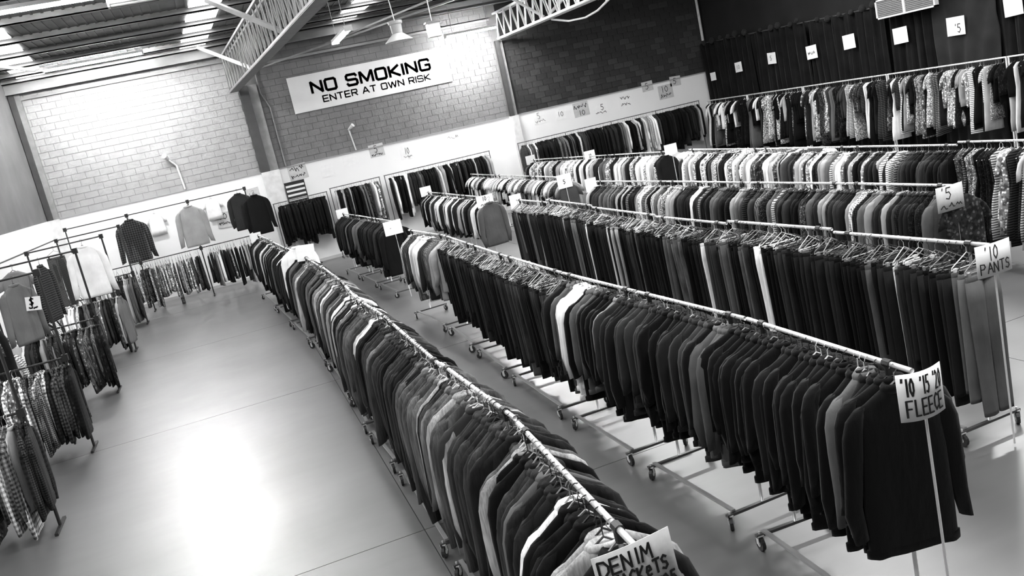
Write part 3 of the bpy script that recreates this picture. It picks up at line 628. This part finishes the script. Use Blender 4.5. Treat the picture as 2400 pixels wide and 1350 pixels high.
# --- row 2: fleece then trousers
pts = [(3.30, 3.86), (3.38, 5.62), (3.33, 7.32), (3.29, 9.07), (3.31, 11.2), (3.36, 13.0), (3.42, 14.9), (3.26, 17.1)]
rn = 'fleece row'
for i in range(len(pts)-1):
    a, b = pts[i], pts[i+1]; rw = ORD[i]+' rack'
    zrack((a[0], a[1]+.01, Z), (b[0], b[1]-.02, Z), 'wheeled steel clothes rack, %s from the front in the fleece row' % ORD[i], 'racks of the fleece row')
    if i < 3: run((a[0], a[1]+(.12 if i == 0 else 0), Z), (b[0], b[1], Z), ['fleece'], .075, rn, rw, 'fleece jackets on the second row', True, (14, 4, 1, 1, 0, 0) if i == 0 else (7, 4, 2, 2, 3, 1.5), (('fleece', 1),))
    elif i < 6: run((a[0], a[1], Z), (b[0], b[1], Z), ['trousers'], .062, rn, rw, 'trousers on the second row', i < 5, (8, 5, 3, 1, .7, .3), (('plain', 2), ('denim', 2)))
    else: run((a[0], a[1], Z), (b[0], b[1], Z), ['coat'], .09, rn, rw, 'jackets at the far end of the second row', False, (1, 2, 3, 3, 3, 2), (('plain', 3), ('check', 1)))
# --- row 3: pants
pts = [(5.60, 5.5), (5.55, 7.35), (5.50, 9.2), (5.5, 11.0), (5.6, 13.4), (5.72, 15.8), (5.72, 17.6)]
rn = 'pants row'
for i in range(len(pts)-1):
    a, b = pts[i], pts[i+1]; rw = ORD[i]+' rack'; z = Z+(0, .03, .0, .02, .05, 0)[i]
    zrack((a[0], a[1]+.01, z), (b[0], b[1]-.02, z), 'wheeled steel clothes rack, %s from the front in the pants row' % ORD[i], 'racks of the pants row')
    run((a[0], a[1]+(.1 if i == 0 else 0), z), (b[0], b[1], z), ['trousers'], .062, rn, rw, 'trousers on the pants row', i < 3, (9, 5, 2, 2, 2.5, 1), (('plain', 3), ('denim', 1)))
# --- row 4: five dollar shirts
pts = [(7.53, 7.78), (7.55, 9.6), (7.51, 11.7), (7.5, 14.3), (7.4, 17.2)]
rn = 'five dollar shirt row'
for i in range(len(pts)-1):
    a, b = pts[i], pts[i+1]; rw = ORD[i]+' rack'
    zrack((a[0], a[1]+.01, Z), (b[0], b[1]-.02, Z), 'wheeled steel clothes rack, %s from the front in the shirt row' % ORD[i], 'racks of the shirt row')
    run((a[0], a[1]+(.1 if i == 0 else 0), Z), (b[0], b[1], Z), ['shirt'], .06, rn, rw, 'shirts on the fourth row', False, (5, 4, 2, 3, 5, 4), (('plain', 9), ('check', 1), ('stripe', 1), ('dots', 1)))
# --- row 5: blouses, long dresses at the near end
pts = [(9.80, 8.2), (9.90, 10.1), (10.1, 12.6), (10.3, 15.5), (10.62, 18.9)]
rn = 'fifth row'
for i in range(len(pts)-1):
    a, b = pts[i], pts[i+1]; rw = ORD[i]+' rack'; z = Z+(.04 if i == 0 else 0)
    zrack((a[0], a[1]+.01, z), (b[0], b[1]-.02, z), 'wheeled steel clothes rack, %s from the front in the fifth row' % ORD[i], 'racks of the fifth row')
    if i == 0: run((a[0], a[1], z), (b[0], b[1], z), ['dress'], .065, rn, rw, 'long patterned dresses at the near end of the fifth row', False, (3, 2, 1, 3, 4, 4), (('floral', 2), ('dots', 2), ('plain', 1), ('stripe', 1)))
    else: run((a[0], a[1], z), (b[0], b[1], z), ['shirt'], .06, rn, rw, 'blouses on the fifth row', False, (2, 2, 1, 2, 6, 9) if i > 1 else (4, 4, 2, 3, 5, 4), (('floral', 1), ('dots', 1), ('plain', 6), ('stripe', .7)), names={'shirt': 'blouse'})
# --- far rows
def far(pts, rn, kinds, pitch, wts, pats, group, names=None, z=Z):
    for i in range(len(pts)-1):
        a, b = pts[i], pts[i+1]
        zrack((a[0], a[1]+.01, z), (b[0], b[1]-.02, z), 'wheeled steel clothes rack, %s from the front in the %s' % (ORD[i], rn), 'racks of the '+rn)
        run((a[0], a[1], z), (b[0], b[1], z), kinds, pitch, rn, ORD[i]+' rack', group, False, wts, pats, True, 'front', names)
far([(3.45, 19.4), (3.35, 21.5), (3.25, 23.6), (3.12, 25.6)], 'short black coat row', ['coat'], .1, (8, 4, 1, 1, .3, .3), (('plain', 1),), 'black coats on the short far row')
far([(5.7, 19.6), (5.7, 21.7), (5.72, 23.8), (5.72, 25.8)], 'short sweatshirt row', ['shirt'], .085, (4, 3, 2, 1, 3, 4), (('plain', 1),), 'sweatshirts on the short far row', {'shirt': 'sweatshirt'})
far([(7.7, 19.4), (7.8, 22.2), (7.9, 25.6), (8.04, 29.0)], 'far t-shirt row', ['tee'], .085, (1, 2, 1, 2, 5, 8), (('plain', 4), ('stripe', 1)), 't-shirts on the far row')
far([(10.5, 19.8), (10.4, 22.8), (10.3, 25.9), (10.16, 28.7)], 'far blouse row', ['shirt'], .1, (1, 2, 1, 2, 5, 8), (('plain', 3), ('dots', 1), ('floral', 1)), 'blouses on the far row', {'shirt': 'blouse'})

# --- racks standing along the walls
def wallrack(p0, p1, label, group, m=DARKSTEEL, n=2, r_=.014, feet=True):
    a, b, d, L_, ang = rackpos(p0, p1)
    r = link('wall_rack', None, None, (a.x, a.y, 0), (0, 0, ang)); tag(r, label, 'clothes rack', group)
    link('rail', MB().tube([(0, 0, a.z), (0, L_, a.z)], r_, 8).mesh('rail', m), r)
    for i in range(n):
        y = .02+(L_-.04)*i/(n-1)
        link('post', MB().tube([(0, y, .02), (0, y, a.z)], r_, 8).mesh('post', m), r)
        link('foot', MB().bar((-.25, y, .015), (.25, y, .015), .03, .03).mesh('foot', m), r)
    return r
YB = YW-.52
k_ = YB/YW
for (xa, xb, z, kd, wts, pats, rn, pitch, nm, lab) in (
        (1.56, 3.36, 2.2, 'coat', (9, 1, 0, 0, 0, 0), (('plain', 1),), 'black rack by the wide column', .075, None, 'dark tube rack of black coats beside the wide column'),
        (3.45, 5.18, 2.27, 'coat', (7, 2, 1, 1, 2, 3), (('plain', 3), ('floral', 1)), 'second back wall rack', .075, {'coat': 'jacket'}, 'thin tube rack second from left along the back wall'),
        (5.32, 9.15, 2.27, 'coat', (7, 2, 1, 1, 3, 3), (('plain', 4), ('plaid', 1)), 'third back wall rack', .08, {'coat': 'jacket'}, 'thin tube rack ending left of the narrow column'),
        (10.2, 17.6, 2.29, 'coat', (9, 3, 1, 1, 3, 3), (('plain', 4), ('stripe', 1)), 'right back wall rack', .085, {'coat': 'suit_jacket'}, 'long thin rack along the back wall right of the narrow column')):
    xa *= k_; xb *= k_; z = 3.58-(3.58-z)*k_
    wallrack((xb, YB, z), (xa, YB, z), lab, 'racks along the back wall', n=2 if xb-xa < 4.2 else 5)
    run((xa+.15, YB, z), (xb-.05, YB, z), [kd], pitch, rn, '', 'clothes along the back wall', False, wts, pats, True, 'left', nm, zs=1.25)
# right wall dresses
XQ = 17.35
ys = [12.2, 16.0, 19.8, 23.4, 26.4, 29.0]
for i in range(5):
    wallrack((XQ, ys[i], 2.25), (XQ, ys[i+1]-.03, 2.25), 'steel tube rack, %s from the right edge under the curtains' % ORD[i], 'racks under the black curtains', STEEL, 2, .02)
    run((XQ, ys[i]+.05, 2.25), (XQ, ys[i+1]-.08, 2.25), ['dress', 'dress', 'tee'], .085, 'curtain wall row', ORD[i]+' rack', 'dresses under the black curtains', False, (7, 3, 1, 2, 5, 6), (('floral', 2), ('plain', 4), ('dots', 1), ('stripe', 1)), names={'tee': 'top'}, zs=1.25)

# --- black gridded frames on the left side
def leftframe(y, label, xa=-4.30, xb=-2.72, zt=2.76, zm=1.45):
    r = link('display_frame', None, None, (xa, y, 0)); tag(r, label, 'clothes rack', 'black two-level frames on the left side')
    L_ = xb-xa
    for x in (0, L_):
        link('post', MB().tube([(x, 0, .03), (x, 0, zt)], .020, 8).mesh('post', BLACKTUBE), r)
        link('foot', MB().bar((x, -.28, .018), (x, .28, .018), .04, .03).mesh('foot', BLACKTUBE), r)
        for z in (zm, zt): link('connector', MB().box(x-.042, -.042, z-.055, x+.042, .042, z+.045).mesh('connector', BLACKPL), r)
    link('upper_rail', MB().tube([(0, 0, zt), (L_, 0, zt)], .016, 8).mesh('upper_rail', BLACKTUBE), r)
    link('lower_rail', MB().tube([(0, 0, zm), (L_, 0, zm)], .016, 8).mesh('lower_rail', BLACKTUBE), r)
LY = [11.1, 14.3, 18.1, 22.2, 26.2]
LN = ['nearest', 'second nearest', 'middle', 'fourth', 'furthest']
for y, nm in zip(LY, LN):
    leftframe(y, '%s black two-level frame standing out from the left wall' % nm)
    run((-4.05, y, 1.45), (-2.66, y, 1.45), ['shirt'], .05, 'left wall', nm+' frame', 'patterned shirts on the left frames', y < 16, (2, 2, 3, 4, 3, 1) if y < 16 else (2, 2, 2, 3, 4, 4), (('plaid', 3), ('check', 2), ('plain', 1), ('floral', 1)) if y < 16 else (('floral', 2), ('plain', 3), ('check', 2)), True, 'left', {'shirt': 'patterned_shirt'}, zs=1.3, xs=1.15)
    if y > 20: run((-4.05, y, 1.45), (-4.0, y, 1.45), ['shirt'], .2, 'left wall', nm+' frame rear', 'patterned shirts on the left frames', False, names={'shirt': 'patterned_shirt'}, hang=False)
for i, (ya, yb) in enumerate(zip(LY, LY[1:])):
    r = link('wall_side_rails', None, None, (-4.34, ya+.1, 0)); tag(r, 'black rail pair along the left wall, %s bay from the front' % ORD[i], 'rail', 'black rails along the left wall')
    link('upper_rail', MB().tube([(0, 0, 2.78), (0, yb-ya-.2, 2.78)], .016, 8).mesh('upper_rail', BLACKTUBE), r)
    link('lower_rail', MB().tube([(0, 0, 1.45), (0, yb-ya-.2, 1.45)], .016, 8).mesh('lower_rail', BLACKTUBE), r)
    run((-4.34, ya+.3, 1.45), (-4.34, yb-.35, 1.45), ['shirt'], .085, 'left wall rail', ORD[i]+' bay', 'light shirts along the left wall rail', False, (1, 1, 1, 2, 5, 7), (('plain', 3), ('check', 1), ('stripe', 1)), True, 'front', {'shirt': 'light_shirt'}, zs=1.15)
# frame in front of the back wall, left bay
YF = 28.4
bf = link('display_frame', None, None, (-4.35, YF, 0)); tag(bf, 'long black two-level frame in front of the back wall', 'clothes rack', 'black two-level frames on the left side')
for x in (0, 1.7, 3.45, 5.14):
    link('post', MB().tube([(x, 0, .03), (x, 0, 2.94)], .018, 8).mesh('post', BLACKTUBE), bf); link('foot', MB().bar((x, -.25, .018), (x, .25, .018), .04, .03).mesh('foot', BLACKTUBE), bf)
    for z in (1.5, 2.94): link('connector', MB().box(x-.045, -.045, z-.06, x+.045, .045, z+.05).mesh('connector', BLACKPL), bf)
link('upper_rail', MB().tube([(0, 0, 2.94), (5.14, 0, 2.94)], .015, 8).mesh('upper_rail', BLACKTUBE), bf); link('lower_rail', MB().tube([(0, 0, 1.5), (5.0, 0, 1.5)], .015, 8).mesh('lower_rail', BLACKTUBE), bf)
run((-3.9, YF, 1.5), (-.95, YF, 1.5), ['skirt'], .075, 'long back frame', 'left part', 'patterned skirts on the long back frame', False, (1, 1, 2, 3, 4, 3), (('floral', 4), ('dots', 2), ('stripe', 1)), True, 'left', zs=1.15)
run((-.8, YF, 1.5), (.62, YF, 1.5), ['skirt'], .075, 'long back frame', 'right part', 'dark and striped trousers on the long back frame', False, (6, 2, 1, 1, 2, 2), (('plain', 3), ('floral', 1)), True, 'left', {'skirt': 'culottes'}, zs=1.1)

# --- clothes shown flat on the upper rails
def shown(kind, x, y, z, tone, pat, label, rz=0, name=None, sc_=1.35):
    nm = name or NAMES[kind]
    r = link(nm, None, None, (x, y, z), (0, 0, rz)); tag(r, label, nm.replace('_', ' '), 'clothes displayed on the upper rails'); r.scale = (sc_, 1, sc_)
    for n_, me in gmesh(kind, 3, pat, False): link(n_, me, r, tone=tone)
    link('hanger', HG[(1 if kind == 'trousers' else 0, 1)], r)
shown('shirt', -2.62, YF-.02, 2.94, .05, 'plaid', 'dark striped shirt hung facing out, left on the upper back rail', sc_=1.45)
shown('shirt', -.93, YF-.06, 2.94, .30, 'plain', 'plain grey shirt hung facing out in the middle of upper back rail', sc_=1.4)
shown('coat', .55, YF-.02, 2.94, .02, 'plain', 'black patterned jacket at the right end of the upper back rail', sc_=1.15)
shown('coat', 1.0, YF-.14, 2.80, .005, 'plain', 'solid black sweater in front, beside the wide column', sc_=1.25)
shown('tee', -2.0, YW-.06, 2.86, .75, 'plain', 'white t-shirt hung between the striped and the grey shirt', sc_=1.0)
shown('tee', -.25, YW-.06, 2.92, .75, 'plain', 'white t-shirt hung right of the plain grey shirt', sc_=1.0)
shown('shirt', -3.15, 22.15, 2.76, .75, 'plain', 'white sweater displayed on the fourth left frame', sc_=1.35)
shown('trousers', -3.75, 22.15, 2.76, .07, 'check', 'dark checked trousers displayed on the fourth left frame', sc_=1.0)
shown('shirt', -3.35, 18.05, 2.76, .03, 'stripe', 'black and white striped shirt on the middle left frame', PI/2.4, sc_=1.2)
shown('tee', -3.8, 18.05, 2.76, .2, 'plain', 'mid grey t-shirt on the middle left frame', sc_=1.1)
shown('coat', -3.85, 14.25, 2.76, .6, 'dots', 'long pale patterned coat on the second nearest left frame', .3, sc_=1.1)
shown('shirt', -3.05, 14.25, 2.76, .12, 'plain', 'dark grey shirt under a price card, second nearest left frame', .9, sc_=1.0)
shown('shirt', -3.9, 14.9, 2.3, .02, 'plain', 'dark shirt hanging low at the left edge of the picture', sc_=1.2)
pc = board('price_card', (-3.0, 14.27, 2.25), 0, .20, .20, [('$', .25, .35, .45, .6), ('~~', .2, .08, .6, .2)], 'small white price card with a dollar sign on the left frames', CARD, 0, .15, .02, 'sign')
link('string', MB().tube([(.1, 0, .2), (.1, 0, .51)], .003, 4).mesh('string', INK), pc)
board('price_card', (-.27, YW-.02, 1.85), 0, .46, .5, [('10', .15, .55, .7, .38), ('~~~~~', .1, .15, .8, .25)], 'grey card with a handwritten 10 right of the grey shirt', GREYCARD, 0, .08, .02, 'sign')

# ---------------------------------------------------------------- signs on the racks
def polesign(x0, y, ztop, wd, ht, lines, px, label, curl=0, t=.008, tilt=0, m=CARD, pole=True, z0=0):
    r = board('rack_sign', (x0, y, ztop-ht), 0, wd, ht, lines, label, m, curl, tilt, t, 'sign', 'handwritten cards on the rack ends')
    if pole: link('pole', MB().tube([(px-x0, .02, ht*.4), (px-x0+.02, .03, -(ztop-ht)+.02)], .008, 6).mesh('pole', STEEL), r)
    return r
polesign(3.06, 3.70, 1.78, .28, .27, [("'10 '15 '20", .05, .54, .92, .36), ('FLEECE', .10, .10, .84, .34)], 3.22, "card lettered '10 '15 '20 FLEECE on a pole at the fleece row end", .07, .009)
polesign(1.0, 3.08, 1.79, .35, .27, [('DENIM', .05, .66, .68, .25), ('JACKeTS', .17, .38, .74, .22), ("'25 '30 '35", .1, .10, .88, .2)], 1.25, "card lettered DENIM JACKETS '25 '30 '35 on the nearest rack end", .02, .010, m=mat('denim_sign_card', .5, .8, var=.08, vscale=30), tilt=-.05)
polesign(5.35, 5.4, 1.75, .34, .26, [("'10", .2, .5, .45, .42), ('PANTS', .08, .1, .88, .32)], 5.53, "card lettered '10 PANTS on the pole of the pants row", .03, .008)
polesign(7.19, 7.7, 1.745, .36, .28, [("'5", .15, .48, .45, .45), ('~~~', .1, .08, .85, .28)], 7.45, "card with a large '5 at the near end of the shirt row", .02, .010, m=mat('five_sign_card', .6, .8, var=.06, vscale=20))
polesign(7.30, 19.2, 1.83, .36, .32, [('5', .4, .3, .2, .3)], 7.5, 'white card with a small mark where the far t-shirt row begins', 0, .014)
polesign(3.14, 19.2, 1.76, .40, .31, [], 3.36, 'white card on a pole at the black coat row front', 0, .012)
polesign(5.40, 19.5, 1.78, .40, .27, [('10', .35, .55, .3, .35), ('~~~', .2, .12, .6, .2)], 5.6, 'white card at the front of the short sweatshirt row', 0, .012)
polesign(2.98, 25.7, 1.82, .34, .26, [], 3.1, 'small blank card at the far end of the black coat row', 0)
polesign(5.55, 25.9, 1.86, .34, .28, [], 5.7, 'small blank card at the far end of the sweatshirt row', 0)
polesign(5.62, 17.75, 1.80, .26, .30, [], 5.7, 'blank card at the far end of the pants row', 0)
polesign(7.2, 17.35, 1.78, .26, .28, [], 7.4, 'blank card at the far end of the shirt row', 0)
polesign(10.0, 28.8, 1.85, .34, .30, [], 10.1, 'small card at the far end of the blouse row', 0)
polesign(10.2, 24.2, 1.86, .34, .32, [('10', .4, .4, .3, .3)], 10.3, 'card with a small 10 midway along the far blouse row', 0, .014)
polesign(10.2, 19.3, 1.90, .34, .24, [], 10.4, 'blank card on the pole where the fifth row ends', 0)
polesign(1.05, 17.0, 1.95, .34, .30, [], 1.2, 'white card standing above the denim row at its middle', 0, tilt=.1)
polesign(.50, 25.2, 1.78, .3, .26, [], .7, 'small card at the far end of the denim row', 0)
# white sweatshirts hanging across row ends
def facing(kind, x, y, z, tone, pat, label, group, sc_=1.0, rz=0, name=None):
    r = link(name or NAMES[kind], None, None, (x, y, z), (0, 0, rz)); tag(r, label, (name or NAMES[kind]).replace('_', ' '), group); r.scale = (sc_, sc_, sc_)
    for n_, me in gmesh(kind, 2, pat, False): link(n_, me, r, tone=tone)
    link('hanger', HG[(0, 1)], r)
facing('coat', 1.15, 17.9, 1.95, .85, 'plain', 'bright white jacket facing out midway along the denim row', 'single garments facing out', 1.1, -.15, 'jacket')
facing('dress', 10.55, 18.8, 1.74, .6, 'plain', 'pale dress standing tall at the far end of the fifth row', 'single garments facing out', .95, -.1)
facing('coat', 3.3, 19.25, 1.7, .004, 'plain', 'solid black coat facing out below the coat row card', 'single garments facing out', 1.0, .1)
facing('shirt', 5.68, 19.45, 1.7, .07, 'plain', 'dark grey sweatshirt facing out below the sweatshirt row card', 'single garments facing out', 1.1, .1, 'sweatshirt')
facing('tee', 7.55, 19.25, 1.7, .05, 'plain', 'dark t-shirt facing out below the far t-shirt row card', 'single garments facing out', 1.1, 0)
facing('tee', 7.55, 7.72, 1.7, .05, 'floral', "dark printed t-shirt facing out below the '5 card", 'single garments facing out', 1.1, -.1)

# ---------------------------------------------------------------- table with a heap of clothes
tb = link('sorting_table', MB().box(-.6, -3.6, .80, .6, 3.6, .84).mesh('sorting_table', TABLEM), None, (12.3, 19.6, 0)); tag(tb, 'long low table carrying the heap of clothes behind the fifth row', 'table')
for sx in (-.5, .5):
    for sy in (-3.4, 0, 3.4): link('leg', MB().box(sx-.025, sy-.025, 0, sx+.025, sy+.025, .8).mesh('leg', DARKSTEEL), tb)
LUMP = []
for s_ in range(5):
    r = random.Random(s_+40); m_ = MB(); n = 12; rg = []
    for j in range(7):
        f = j/6; rr = math.sin(PI*(.12+.80*f))**.7
        rg.append([(math.cos(2*PI*k/n)*rr*.26*(1+.25*math.sin(k*1.7+s_+j)+r.uniform(-.08, .08)), math.sin(2*PI*k/n)*rr*.22*(1+.2*math.sin(k*2.9+j*2)+r.uniform(-.08, .08)), (f-.5)*.22+.02*math.sin(k*2.+s_)) for k in range(n)])
    LUMP.append(m_.rings(rg))
LM = {}
HS = {}
for i in range(64):
    y = 16.1+7.0*(i % 32)/32+R.uniform(-.1, .1); top = i >= 32; v = R.choice((.03, .1, .3, .6, .8, .8)); pn = R.choice(('plain', 'floral', 'stripe', 'plain'))
    k2 = (i % 5, pn)
    if k2 not in LM: LM[k2] = LUMP[k2[0]].mesh('crumpled_garment', F[pn], True)
    o = link('crumpled_garment', LM[k2], None, (12.3+R.uniform(-.3, .3)*(1 if not top else .6), y, .95+(.2 if top else 0)+R.uniform(0, .08)), (R.uniform(-.25, .25), R.uniform(-.25, .25), R.uniform(0, 6)), v)
    tn = {.03: 'charcoal', .1: 'grey', .3: 'pale grey', .6: 'off-white', .8: 'white'}[v]+{'plain': '', 'floral': ' patterned', 'stripe': ' striped'}[pn]; ly = 'upper' if top else 'lower'
    HS[tn+ly] = HS.get(tn+ly, 0)+1
    tag(o, '%s %s crumpled garment from the front, %s layer of the table heap' % (ORD[HS[tn+ly]-1], tn, ly), 'garment', 'heap of clothes on the table')
print('COUNTS', COUNT, len(bpy.data.objects))
